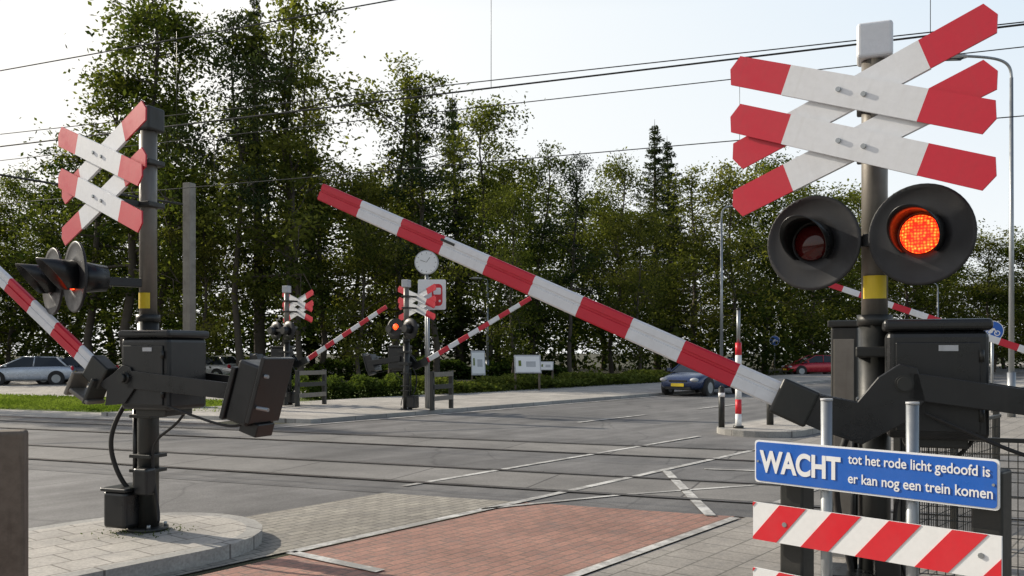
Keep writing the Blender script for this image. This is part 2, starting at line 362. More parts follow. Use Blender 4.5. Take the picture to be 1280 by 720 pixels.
def barrier_gate(loc,rz,bs,by,x0,z0,x1,z1,bx=-.3,cwx=-1.2,cwz=1.3,piv=(-.13,1.44),stripe=.322,fork=False):
    e=empty('barrier_gate',loc,rz)
    S=lambda x:x*bs
    box('drive_housing',(S(bx),.2,1.43),(.48,.44,.56),M['black'],e,bevel=.035)
    box('housing_lid',(S(bx),.2,1.74),(.51,.47,.06),M['black'],e,bevel=.022)
    box('housing_door',(S(bx),.428,1.42),(.39,.012,.46),M['black'],e,bevel=.02)
    box('housing_foot',(S(bx),.2,1.13),(.3,.3,.06),M['darkgrey'],e,bevel=.01)
    for z in (1.28,1.58): cyl('door_hinge',(S(bx-.2),.44,z-.03),(S(bx-.2),.44,z+.03),.012,M['darkgrey'],e)
    box('door_label',(S(bx-.05),.437,1.62),(.09,.004,.03),M['lgrey'],e,bevel=0)
    box('mounting_bracket',(S(-.05),.02,1.3),(.3,.24,.08),M['darkgrey'],e,bevel=.01)
    box('mounting_bracket',(S(-.05),.02,1.6),(.3,.24,.06),M['darkgrey'],e,bevel=.01)
    ang=math.atan2(z1-z0,x1-x0); L=math.hypot(x1-x0,z1-z0)
    cyl('axle',(S(piv[0]),.2,piv[1]),(S(piv[0]),by+.07,piv[1]),.045,M['darkgrey'],e)
    cyl('axle_cap',(S(piv[0]),by+.07,piv[1]),(S(piv[0]),by+.10,piv[1]),.035,M['darkgrey'],e)
    px,pz=piv; ca,sa=math.cos(ang),math.sin(ang)
    bxr,bzr=x0,z0
    up=(-sa,ca)
    pts=[(px-.06,pz+.08),(px+.02,pz+.1),(px+.12,pz+.03),(px+.22,(pz+bzr)/2-.05),
         (bxr-.06*ca+up[0]*.075,bzr-.06*sa+up[1]*.075),(bxr+.05*ca+up[0]*.075,bzr+.05*sa+up[1]*.075),
         (bxr+.05*ca-up[0]*.085,bzr+.05*sa-up[1]*.085),(bxr-.14,bzr-.15),(px+.2,min(pz,bzr)-.22),(px+.0,pz-.2),(px-.1,pz-.08)]
    pts=[(S(a),b) for a,b in pts]
    plate('arm_plate',pts,by+.034,by+.054,M['black'],e)
    plate('arm_plate_rear',pts,by-.054,by-.034,M['black'],e)
    box('boom_clamp',(S(bxr-.02),by,bzr-.01),(.2,.13,.2),M['darkgrey'],e,rot=Matrix.Rotation(-ang*bs,3,'Y'),bevel=.015)
    if fork:
        R=Matrix.Rotation(rad(-28)*bs,3,'Y')
        box('boom_fork',(S(bxr+.10),by+.02,bzr-.20),(.22,.18,.035),M['grey'],e,rot=R,bevel=.01)
        box('boom_fork',(S(bxr+.20),by+.02,bzr-.10),(.035,.18,.2),M['grey'],e,rot=R,bevel=.01)
        box('boom_fork',(S(bxr+.0),by+.02,bzr-.16),(.035,.18,.22),M['darkgrey'],e,rot=R,bevel=.01)
    bm=bmesh.new(); n=int(L/stripe)+1; 
    hgt0,hgt1,th=.068,.056,.022
    for k in range(n):
        s1=L-k*stripe; s0=max(0,s1-stripe)
        mi=1 if k%2==0 else 0
        vs=[]
        for s in (s0,s1):
            hh=hgt0+(hgt1-hgt0)*s/L
            for (yy,zz) in ((-th,-hh*.85),(-th,hh*.85),(-th*.5,hh),(th*.5,hh),(th,hh*.85),(th,hh*.3),(th*.6,hh*.25),(th*.6,hh*.05),(th,0),(th,-hh*.85),(th*.5,-hh),(-th*.5,-hh)):
                vs.append(bm.verts.new((s,yy,zz)))
        m=12
        for j in range(m):
            f=bm.faces.new((vs[j],vs[(j+1)%m],vs[m+(j+1)%m],vs[m+j])); f.material_index=mi
        if k==0: f=bm.faces.new(vs[m:]); f.material_index=1
    add_box(bm,(L*.69,th+.003,hgt0*.5),(.1,.004,.016),mi=2)
    bmesh.ops.recalc_face_normals(bm,faces=bm.faces)
    o=bm_obj('boom',bm,[M['white'],M['red'],M['darkgrey']],e)
    rotm=Matrix.Rotation(-ang,4,'Y')
    if bs<0: rotm=Matrix.Diagonal((-1,1,1,1))@rotm
    o.matrix_local=Matrix.Translation((S(x0),by,z0))@rotm
    plate('counterweight_arm',[(S(px-.02),pz+.06),(S(px-.02),pz-.08),(S(cwx+.1),cwz-.05),(S(cwx+.1),cwz+.07)],by+.034,by+.054,M['black'],e)
    plate('counterweight_arm_rear',[(S(px-.02),pz+.06),(S(px-.02),pz-.08),(S(cwx+.1),cwz-.05),(S(cwx+.1),cwz+.07)],-.075,-.055,M['black'],e)
    R=Matrix.Rotation(rad(-17)*bs,3,'Y')
    box('counterweight',(S(cwx),by-.1,cwz),(.2,.34,.46),M['black'],e,rot=R,bevel=.02)
    box('counterweight_plate',(S(cwx+.12),by-.1,cwz),(.04,.38,.4),M['black'],e,rot=R,bevel=.008)
    box('counterweight_plate',(S(cwx-.12),by-.1,cwz+.02),(.04,.36,.5),M['black'],e,rot=R,bevel=.008)
    box('counterweight_plate',(S(cwx),by-.1,cwz-.26),(.16,.2,.1),M['black'],e,rot=R,bevel=.008)
    for k in (-.12,.12):
        cyl('weight_rod',(S(cwx-.2),by+.03,cwz+k),(S(cwx+.2),by+.03,cwz+k+.05),.014,M['galv'],e)
    tube('weight_cable',[(S(px-.1),by,pz-.15),(S(cwx+.35),by+.02,cwz-.2),(S(cwx+.15),by,cwz-.32),(S(cwx),by,cwz-.2)],.01,M['rubber'],e)
    return e
ROT_N=rad(158.5); ROT_F=rad(-21.5)
LP=(-3.03,7.33,0); RP=(2.06,5.0,0)
crossing_signal(RP,ROT_N,3.42,(2.985,2.71),rad(-17.5),.40,2.225,rad(-17.5),.17,0,M['disc'],lowz=1.78,cap=M['capw'],sticker=.12)
barrier_gate(RP,ROT_N,1,.5,.42,1.344,3.357,2.648,bx=-.29,cwx=-.95,cwz=1.32)
crossing_signal(LP,ROT_N,3.60,(3.17,2.82),rad(-17.5),.42,2.17,rad(-26),.65,0,M['disc'],lowz=1.88,base=.12,cap=M['darkgrey'])
barrier_gate(LP,ROT_N,1,.40,.12,1.45,3.2,3.67,bx=-.36,cwx=-1.33,cwz=1.30,piv=(-.2,1.40),fork=True)
def far(loc,bs,lit,x1=3.3,z1=2.95,crot=rad(-17),z0=1.35):
    crossing_signal(loc,ROT_F,3.45,(3.05,2.75),crot,.4,2.2,crot,-.15,lit,M['disc'],base=.1)
    barrier_gate(loc,ROT_F,bs,.4,.35,z0,x1,z1)
far((-6.4,25.0,0),1,5,3.0,2.85)
far((-2.75,22.9,0),1,5)
far((10.6,15.15,0),-1,5,4.9,2.95,rad(-17),1.2)
h=empty('repeater_signal',(-2.9,22.75,0),ROT_N)
box('bracket',(0,-.1,2.25),(.1,.2,.06),M['black'],h)
bm=bmesh.new(); add_cyl(bm,(.1,0,2.25),(.1,.03,2.25),.22,seg=32); bm_obj('backing_disc',bm,M['disc'],h)
bm=bmesh.new(); bmesh.ops.create_uvsphere(bm,u_segments=16,v_segments=8,radius=.08,matrix=Matrix.Translation((.1,.04,2.25))@Matrix.Diagonal((1,.4,1,1))); bm_obj('lens',bm,M['lens_on'],h,smooth=True)

# ------------------------------------------------------------------ foreground signs
e=empty('warning_sign',(1.19,4.3,0),math.atan2(-.8,.75))
W=1.097
def rrect(x0,x1,z0,z1,r=.015):
    p=[]
    for cx,cz,a0 in ((x1-r,z1-r,0),(x0+r,z1-r,90),(x0+r,z0+r,180),(x1-r,z0+r,270)):
        for k in range(4): a=rad(a0+30*k); p.append((cx+r*math.cos(a),cz+r*math.sin(a)))
    return p
plate('sign_border',rrect(0,W,.968,1.172),-.006,.004,M['signwhite'],e,0)
plate('sign_face',rrect(.008,W-.008,.976,1.164),-.009,-.0065,M['blue'],e,0)
def text(body,x0,x1,zc,parent,mat,y=-.0115,hmax=None,off=.0):
    cu=bpy.data.curves.new('lettering','FONT'); cu.body=body; cu.size=.1; cu.offset=off; cu.extrude=.001
    cu.align_x='LEFT'; cu.materials.append(mat)
    o=bpy.data.objects.new('lettering',cu); link(o,parent); bpy.context.view_layer.update()
    bb=[Vector(c) for c in o.bound_box]; w=max(b.x for b in bb)-min(b.x for b in bb); hh=max(b.y for b in bb)-min(b.y for b in bb)
    sx=(x1-x0)/w; sy=sx if hmax is None else hmax/hh
    o.rotation_euler=(rad(90),0,0); o.scale=(sx,sy,1)
    o.location=(x0-min(b.x for b in bb)*sx,y,zc-(max(b.y for b in bb)+min(b.y for b in bb))/2*sy)
    return o
text('WACHT',.03,.44,1.072,e,M['signwhite'],hmax=.108,off=.0035)
text('tot het rode licht gedoofd is',.475,1.065,1.115,e,M['signwhite'],hmax=.058,off=.0013)
text('er kan nog een trein komen',.475,1.075,1.028,e,M['signwhite'],hmax=.058,off=.0013)
for bx in (.02,W-.02): cyl('screw',(bx,-.014,1.07),(bx,-.009,1.07),.006,M['galv'],e,seg=8)
for x,nm_ in ((.344,'post'),(.736,'post')):
    cyl(nm_,(x,.045,0),(x,.045,1.375),.026,M['galv'],e); cyl('post_cap',(x,.045,1.375),(x,.045,1.385),.028,M['lgrey'],e)
    for z in (1.0,1.13,.78): box('post_clip',(x,.03,z),(.08,.04,.02),M['galv'],e,bevel=.002)
e2=empty('striped_barrier_board',(1.19,4.3,0),math.atan2(-.8,.75))
def stripes(z0,z1,x0,x1,per=.262):
    H=z1-z0; bm=bmesh.new()
    add_plate(bm,[(x0,z0),(x1,z0),(x1,z1),(x0,z1)],-.006,.006,0)
    k=-2
    while True:
        a=x0+k*per+.02-.03; k+=1
        if a>x1+.3: break
        poly=[(a,z0),(a+per*.52,z0),(a+per*.52+H*.85,z1),(a+H*.85,z1)]
        def clip(poly,xc,keep):
            out=[]
            for i in range(len(poly)):
                p,q=poly[i],poly[(i+1)%len(poly)]
                ip=keep(p[0]);iq=keep(q[0])
                if ip: out.append(p)
                if ip!=iq:
                    t=(xc-p[0])/(q[0]-p[0]); out.append((xc,p[1]+t*(q[1]-p[1])))
            return out
        poly=clip(poly,x0,lambda x:x>=x0)
        if len(poly)>2: poly=clip(poly,x1,lambda x:x<=x1)
        if len(poly)>2: add_plate(bm,poly,-.009,-.0065,1)
    return bm_obj('striped_board',bm,[M['signwhite'],M['signred']],e2)
stripes(.688,.868,-.01,1.105); stripes(.37,.548,-.01,1.105)
for x in (.16,1.03):
    box('timber_post',(x,.11,.56),(.12,.12,1.12),M['darkgrey'],e2,bevel=.012)
    for z in (.78,.46):
        cyl('bolt',(x,-.012,z),(x,-.006,z),.012,M['galv'],e2,seg=8)

e=empty('wooden_bollard',(-2.56,4.5,0),rad(20))
box('post',(0,0,.6),(.14,.14,1.2),M['wood'],e,bevel=.02)
box('reflector',(-.09,-.02,1.1),(.02,.08,.2),M['signwhite'],e,bevel=.004)

def mesh_fence(p0,p1,h):
    a=Vector((*p0,0)); b=Vector((*p1,0)); L=(b-a).length
    e=empty('wire_mesh_fence',a,math.atan2(b.y-a.y,b.x-a.x))
    bm=bmesh.new(); n=int(L/.055)
    for i in range(n+1): add_cyl(bm,(i*L/n,0,.05),(i*L/n,0,h),.0035,seg=5,cap=False)
    for i in range(int(h/.1)+1): add_cyl(bm,(0,.005,.05+i*(h-.05)/int(h/.1)),(L,.005,.05+i*(h-.05)/int(h/.1)),.0035,seg=5,cap=False)
    bm_obj('mesh_panel',bm,M['darkgrey'],e)
    k=int(L/1.8)+1
    for i in range(k+1): box('fence_post',(i*L/k,.03,h/2+.03),(.05,.05,h+.06),M['darkgrey'],e,bevel=.005)
    box('top_rail',(L/2,0,h),(L,.03,.03),M['darkgrey'],e,bevel=.003)
mesh_fence((2.75,6.2),(6.2,4.9),1.0)
mesh_fence((2.75,6.2),(4.6,8.3),1.0)
e=empty('equipment_cabinet',(2.62,6.9,0),rad(-30))
box('body',(0,0,.92),(.2,.2,1.75),M['darkgrey'],e,bevel=.02); box('door',(-.0,-.105,.95),(.15,.01,1.5),M['grey'],e,bevel=.004); box('lid',(0,0,1.82),(.24,.24,.05),M['darkgrey'],e,bevel=.01); box('plinth',(0,0,.03),(.26,.24,.08),M['kerb'],e)
cyl('lock',(.05,-.125,1.0),(.05,-.105,1.0),.02,M['galv'],e)

e=empty('marker_post',(4.4,17.1,.12))
zs=[0,.28,.56,.84,1.12,1.42,1.66]
for i in range(6): cyl('band',(0,0,zs[i]),(0,0,zs[i+1]),.06,M['signwhite'] if i%2==0 else M['signred'],e)
cyl('upper_mast',(0,0,1.66),(0,0,2.3),.035,M['galv'],e); cyl('cap',(0,0,2.3),(0,0,2.33),.045,M['darkgrey'],e); cyl('foot',(0,0,0),(0,0,.05),.1,M['darkgrey'],e)
e=empty('bollard',(4.12,17.3,.12)); cyl('post',(0,0,0),(0,0,.78),.06,M['darkgrey'],e); cyl('cap',(0,0,.78),(0,0,.82),.05,M['darkgrey'],e,r1=.02); cyl('band',(0,0,.6),(0,0,.68),.064,M['signwhite'],e)
e=empty('bollard',(5.25,17.9,.0)); cyl('post',(0,0,0),(0,0,.9),.07,M['darkgrey'],e); cyl('cap',(0,0,.9),(0,0,.94),.06,M['darkgrey'],e,r1=.02); cyl('band',(0,0,.7),(0,0,.8),.074,M['signred'],e)

def railing(loc,rz,L=1.2,h=1.0):
    e=empty('pedestrian_railing',loc,rz)
    for x in (0,L): box('post',(x,0,h/2),(.1,.1,h),M['darkgrey'],e,bevel=.01)
    for z in (.3,.6,.92): box('rail',(L/2,-.055,z),(L,.03,.12),M['grey'] if z!=.6 else M['darkgrey'],e,bevel=.004)
railing((-5.9,24.2,.1),rad(65)); railing((-2.05,22.6,.1),rad(65),1.0); railing((-6.9,24.0,.1),rad(55),.9)

# ------------------------------------------------------------------ mid-distance furniture
e=empty('station_clock',(-2.29,23.6,.1))
cyl('pole',(0,0,0),(0,0,3.6),.045,M['galv'],e)
cyl('case',(0,.05,3.9),(0,-.06,3.9),.32,M['lgrey'],e,seg=40); cyl('dial',(0,-.06,3.9),(0,-.066,3.9),.295,M['signwhite'],e,seg=40)
bm=bmesh.new()
for k in range(12):
    a=rad(30*k); add_box(bm,(.25*math.sin(a),-.068,3.9+.25*math.cos(a)),(.012,.004,.035),rot=Matrix.Rotation(a,3,'Y'))
add_box(bm,(.05,-.07,3.97),(.012,.004,.15),rot=Matrix.Rotation(rad(35),3,'Y')); add_box(bm,(-.08,-.074,3.93),(.010,.003,.18),rot=Matrix.Rotation(rad(-70),3,'Y'))
bm_obj('hands_and_marks',bm,M['grey'],e)
e=empty('railway_sign',(-2.12,23.3,.1))
cyl('pole',(-.1,.05,0),(-.1,.05,3.4),.035,M['galv'],e)
plate('board',rrect(-.37,.37,2.62,3.42,.04),-.01,.01,M['signwhite'],e,0)
plate('symbol',rrect(.0,.28,2.72,3.3,.1),-.014,-.0115,M['signred'],e,0)
plate('symbol_window',rrect(.04,.24,3.02,3.2,.03),-.018,-.0155,M['signwhite'],e,0)
plate('symbol_light',rrect(.04,.10,2.82,2.88,.02),-.018,-.0155,M['signwhite'],e,0); plate('symbol_light',rrect(.18,.24,2.82,2.88,.02),-.018,-.0155,M['signwhite'],e,0)

def info_panel(loc,rz,w,h,z):
    e=empty('information_panel',loc,rz)
    for x in (-w/2+.05,w/2-.05): box('leg',(x,0,z/2),(.08,.08,z+h*.5),M['wood'],e,bevel=.01)
    R=Matrix.Rotation(rad(-20),3,'X')
    box('frame',(0,-.08,z+h/2),(w,.05,h),M['lgrey'],e,rot=R,bevel=.01)
    box('map_sheet',(0,-.115,z+h/2),(w*.9,.01,h*.85),M['signwhite'],e,rot=R,bevel=0)
    box('picture',(w*.12,-.124,z+h*.5),(w*.36,.004,h*.3),M['lgrey'],e,rot=R,bevel=0)
    box('picture',(-w*.3,-.124,z+h*.55),(w*.1,.004,h*.3),M['grassg'],e,rot=R,bevel=0)
info_panel((.6,34.5,0),rad(8),1.05,.75,.75); info_panel((1.5,38,0),rad(-10),.6,.4,.8)
info_panel((-1.7,44,0),rad(8),.7,1.3,.4)
def street_lamp(loc,H,arm,rz,r=.07,curve=.5):
    e=empty('street_lamp',loc,rz)
    cyl('pole',(0,0,0),(0,0,H-curve),r,M['galv'],e,r1=r*.6)
    cyl('pole_base',(0,0,0),(0,0,1.1),r*1.35,M['galv'],e)
    tube('arm',[(0,0,H-curve),(0,0,H-.15*curve),(arm*.2,0,H),(arm,0,H+.06)],r*.5,M['galv'],e)
    bm=bmesh.new(); bmesh.ops.create_uvsphere(bm,u_segments=16,v_segments=8,radius=1,matrix=Matrix.Translation((arm+.28,0,H+.05))@Matrix.Diagonal((.38,.14,.08,1))); bm_obj('luminaire',bm,M['lgrey'],e,smooth=True)
    box('lens_tray',(arm+.28,0,H+.0),(.45,.18,.05),M['glass'],e)
street_lamp((12.2,21.5,0),8.8,1.1,rad(175))
street_lamp((9.4,39.5,0),8.1,.5,rad(0),.08)
street_lamp((15,70,0),6.5,1.0,rad(180),.09)
street_lamp((-1.45,52,0),5.9,.4,rad(180),.08,.2)
street_lamp((30,62,0),6.5,1.0,rad(180),.09)
def blue_round(loc,z,r,rz):
    e=empty('cycle_path_sign',loc,rz); cyl('pole',(0,.04,0),(0,.04,z+r),.035,M['galv'],e)
    cyl('rim',(0,.0,z),(0,-.01,z),r,M['signwhite'],e,seg=36); cyl('face',(0,-.01,z),(0,-.014,z),r*.93,M['blue'],e,seg=36)
    for sx in (-1,1):
        bm=bmesh.new(); bmesh.ops.create_cone(bm,cap_ends=True,segments=20,radius1=r*.26,radius2=r*.26,depth=.004,matrix=Matrix.Translation((sx*r*.42,-.017,z-r*.22))@Matrix.Rotation(rad(90),4,'X')); bm_obj('wheel',bm,M['signwhite'],e)
        bm=bmesh.new(); bmesh.ops.create_cone(bm,cap_ends=True,segments=20,radius1=r*.17,radius2=r*.17,depth=.004,matrix=Matrix.Translation((sx*r*.42,-.0215,z-r*.22))@Matrix.Rotation(rad(90),4,'X')); bm_obj('wheel_gap',bm,M['blue'],e)
    plate('frame',[(-r*.42,z-r*.22),(-r*.1,z+r*.25),(r*.2,z+r*.25),(r*.42,z-r*.22),(r*.33,z-r*.2),(r*.15,z+r*.12),(-r*.02,z-r*.2)],-.0235,-.0245,M['signwhite'],e,0)
blue_round((12.55,23,0),2.15,.27,rad(-25)); blue_round((18.5,62,0),2.4,.35,rad(-15))

e=empty('catenary_mast',(-8.8,24,0),rad(158.5))
box('mast',(0,0,3.1),(.24,.24,6.2),M['grey'],e,bevel=.01); box('footing',(0,0,.2),(.6,.6,.4),M['kerb'],e)
def wire(name,n,z,m0=-60,m1=60,r=.009,sag=0,parent=None,dz=0):
    pts=[]
    for k in range(31):
        t=k/30; m=m0+(m1-m0)*t; s=abs(((m/40.0)%1)-.5)*2
        x,y=nm(n,m); pts.append((x,y,z-sag*(1-s*s)+dz*m))
    cu=bpy.data.curves.new(name,'CURVE'); cu.dimensions='3D'; cu.bevel_depth=r; s=cu.splines.new('POLY'); s.points.add(len(pts)-1)
    for p,c in zip(s.points,pts): p.co=(*c,1)
    cu.materials.append(M['darkgrey']); o=bpy.data.objects.new(name,cu); link(o,parent)
oh=empty('overhead_line')
wire('contact_wire',10.2,4.92,r=.011,parent=oh); wire('messenger_wire',10.2,6.3,parent=oh,dz=.012)
wire('contact_wire',13.85,4.85,r=.008,parent=oh); wire('messenger_wire',13.85,5.8,r=.008,parent=oh); wire('feeder_wire',13.95,6.2,r=.009,parent=oh,dz=-.012)
bm=bmesh.new()
for i in range(-6,8):
    x,y=nm(10.2,i*5+1.9-1.2); add_cyl(bm,(x,y,4.92),(x,y,6.3),.004,seg=5)
    x,y=nm(13.85,i*5+3.3); add_cyl(bm,(x,y,4.85),(x,y,5.8),.004,seg=5)
bm_obj('droppers',bm,M['darkgrey'],oh)
tube('anchor_cable',[(-8.8,24,5.6),(-14,23,6.3),(-22,22,7.6)],.03,M['darkgrey'],oh)

# ------------------------------------------------------------------ cars
def car(loc,rz,paintcol,name='parked_car',L=4.1,Wd=1.72,H=1.40,plate_col='yellow'):
    body=paint('car_paint',paintcol,.22,.3,dirt=.1)
    body.node_tree.nodes['Principled BSDF'].inputs['Coat Weight'].default_value=.6
    e=empty(name,loc,rz)
    h=L/2
    st=[(-h,.45,.72,.62),(-h+.06,.28,.90,.74),(-h+.35,.2,.94,.83),(-.9,.19,.93,.86),(.1,.19,.91,.86),(.75,.19,.89,.86),(1.2,.19,.82,.85),(h-.45,.2,.76,.82),(h-.12,.24,.64,.74),(h,.34,.52,.62)]
    bm=bmesh.new(); rings=[]
    k=Wd/1.72
    for x,zb,zt,hw in st:
        hw*=k
        sec=[(-hw*.9,zb),(-hw,zb+.15),(-hw,zt-.18*(zt-zb)),(-hw*.9,zt),(-hw*.45,zt+.03),(hw*.45,zt+.03),(hw*.9,zt),(hw,zt-.18*(zt-zb)),(hw,zb+.15),(hw*.9,zb)]
        rings.append([bm.verts.new((x,y,z)) for y,z in sec])
    n=10
    for a,b in zip(rings,rings[1:]):
        for j in range(n): bm.faces.new((a[j],a[(j+1)%n],b[(j+1)%n],b[j]))
    bm.faces.new(rings[0]); bm.faces.new(rings[-1][::-1])
    bmesh.ops.recalc_face_normals(bm,faces=bm.faces)
    o=bm_obj('lower_body',bm,body,e,smooth=True); s=o.modifiers.new('s','SUBSURF'); s.levels=2; s.render_levels=2
    bm=bmesh.new(); gh=[(-h+.3,.90,.90,.74,.74),(-h+.75,.90,H-.07,.76,.58),(-.5,.90,H,.77,.60),(.15,.90,H-.03,.77,.59),(1.15,.84,.86,.76,.72)]
    rings=[]
    for x,zb,zt,wb,wt in gh:
        rings.append([bm.verts.new((x,y*k,z)) for y,z in ((-wb,zb),(-wt,zt),(wt,zt),(wb,zb))])
    for i,(a,b) in enumerate(zip(rings,rings[1:])):
        for j in range(3):
            f=bm.faces.new((a[j],b[j],b[j+1],a[j+1])); f.material_index=1 if (j==1 and i in (1,2)) else 0
    bmesh.ops.recalc_face_normals(bm,faces=bm.faces)
    bm_obj('greenhouse',bm,[M['glass'],body],e,bevel=.03)
    bm=bmesh.new()
    for sy in (-1,1):
        add_cyl(bm,(.15,sy*.595*k,H-.03),(1.15,sy*.745*k,.87),.03,seg=6); add_cyl(bm,(-.35,sy*.605*k,H-.01),(-.3,sy*.775*k,.9),.03,seg=6)
        add_cyl(bm,(-h+.75,sy*.585*k,H-.07),(-h+.3,sy*.75*k,.9),.05,seg=6); add_cyl(bm,(-h+.75,sy*.585*k,H-.06),(.15,sy*.595*k,H-.03),.025,seg=6)
        add_box(bm,(.85,sy*.95*k,.95),(.1,.16,.11))
    bm_obj('pillars_and_mirrors',bm,body,e)
    for x in (-h+.75,h-.8):
        for sy in (-1,1):
            y=sy*.80*k
            bm=bmesh.new(); add_cyl(bm,(x,y-.1,.31),(x,y+.1,.31),.31,seg=28); add_cyl(bm,(x,y-.105*1,.31),(x,y+.105,.31),.2,seg=20,mi=1)
            bm_obj('wheel',bm,[M['rubber'],M['galv']],e)
            bm=bmesh.new(); add_cyl(bm,(x,y-.09,.33),(x,y+.085,.33),.37,seg=28); bm_obj('wheel_arch',bm,M['rubber'],e)
    for sy in (-1,1):
        bm=bmesh.new(); bmesh.ops.create_uvsphere(bm,u_segments=12,v_segments=8,radius=1,matrix=Matrix.Translation((h-.12,sy*.6*k,.60))@Matrix.Diagonal((.14,.16,.08,1))); bm_obj('headlight',bm,M['lgrey'],e,smooth=True)
        bm=bmesh.new(); bmesh.ops.create_uvsphere(bm,u_segments=12,v_segments=8,radius=1,matrix=Matrix.Translation((-h+.08,sy*.64*k,.80))@Matrix.Diagonal((.08,.12,.12,1))); bm_obj('tail_light',bm,M['red'],e,smooth=True)
    box('number_plate',(h+.01,0,.42),(.02,.5,.11),M['yellow'],e,bevel=0); box('number_plate',(-h-.01,0,.6),(.02,.5,.11),M['yellow'],e,bevel=0)
    box('grille',(h-.02,0,.56),(.05,.7,.07),M['black'],e); box('lower_grille',(h-.03,0,.3),(.06,1.0,.1),M['black'],e)
    return e
car((-23.6,43,0),rad(200),(.50,.55,.62)); car((-22.2,44.6,0),rad(200),(.04,.045,.06)); car((-17.3,50,0),rad(160),(.5,.5,.5)); car((-28.5,45,0),rad(190),(.05,.05,.06))
car((7.2,33.2,0),rad(232),(.03,.05,.12),'car'); car((20.6,60,0),rad(185),(.42,.01,.025),'car')

# ------------------------------------------------------------------ vegetation
class QM:
    def __init__(s): s.v=[];s.f=[];s.m=[];s.sh=[];s.n=0
    def add(s,v,f,mi,sh):
        s.v.append(v); s.f.append(f+s.n); s.n+=len(v); s.m.append(np.full(len(f),mi,np.int32)); s.sh.append(sh)
    def tube(s,pts,rads,seg=6):
        pts=np.array(pts,float); n=len(pts); a=np.linspace(0,2*np.pi,seg,endpoint=False)
        V=[]
        for i in range(n):
            d=pts[min(i+1,n-1)]-pts[max(i-1,0)]; d/=np.linalg.norm(d)+1e-9
            u=np.cross(d,[0.3,1,.1]); u/=np.linalg.norm(u); w=np.cross(d,u)
            V.append(pts[i]+rads[i]*(np.outer(np.cos(a),u)+np.outer(np.sin(a),w)))
        V=np.concatenate(V); F=[]
        for i in range(n-1):
            for j in range(seg): F.append((i*seg+j,i*seg+(j+1)%seg,(i+1)*seg+(j+1)%seg,(i+1)*seg+j))
        s.add(V,np.array(F,np.int64),0,np.zeros(len(F),np.float32))
    def leaves(s,c,size,sh,mi=1,asp=.55,flat=.5):
        N=len(c)
        nrm=rng.normal(size=(N,3)); nrm[:,2]=np.abs(nrm[:,2])+flat; nrm/=np.linalg.norm(nrm,axis=1)[:,None]
        t=rng.normal(size=(N,3)); t-=nrm*(t*nrm).sum(1)[:,None]; t/=np.linalg.norm(t,axis=1)[:,None]
        b=np.cross(nrm,t); sz=(size*rng.uniform(.6,1.35,N))[:,None]
        V=np.stack([c-t*sz*.5,c+b*sz*asp*.5,c+t*sz*.5,c-b*sz*asp*.5],1).reshape(-1,3)
        F=np.arange(N*4).reshape(N,4); s.add(V,F,mi,np.clip(sh,0,1).astype(np.float32))
    def mesh(s,name,mats):
        V=np.concatenate(s.v).astype(np.float32); F=np.concatenate(s.f).astype(np.int32); me=bpy.data.meshes.new(name)
        me.vertices.add(len(V)); me.vertices.foreach_set('co',V.ravel()); me.loops.add(len(F)*4); me.loops.foreach_set('vertex_index',F.ravel())
        me.polygons.add(len(F)); me.polygons.foreach_set('loop_start',np.arange(len(F),dtype=np.int32)*4)
        me.polygons.foreach_set('material_index',np.concatenate(s.m))
        at=me.attributes.new('shade','FLOAT','FACE'); at.data.foreach_set('value',np.concatenate(s.sh))
        for m in mats: me.materials.append(m)
        me.update(); me.validate(); return me
def clump(q,c,n,sig,size,base_sh,flat=.5):
    p=rng.normal(size=(n,3))*np.array([sig,sig,sig*.55])
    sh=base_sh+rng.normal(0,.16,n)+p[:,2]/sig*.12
    q.leaves(np.array(c)+p,size,sh,flat=flat)
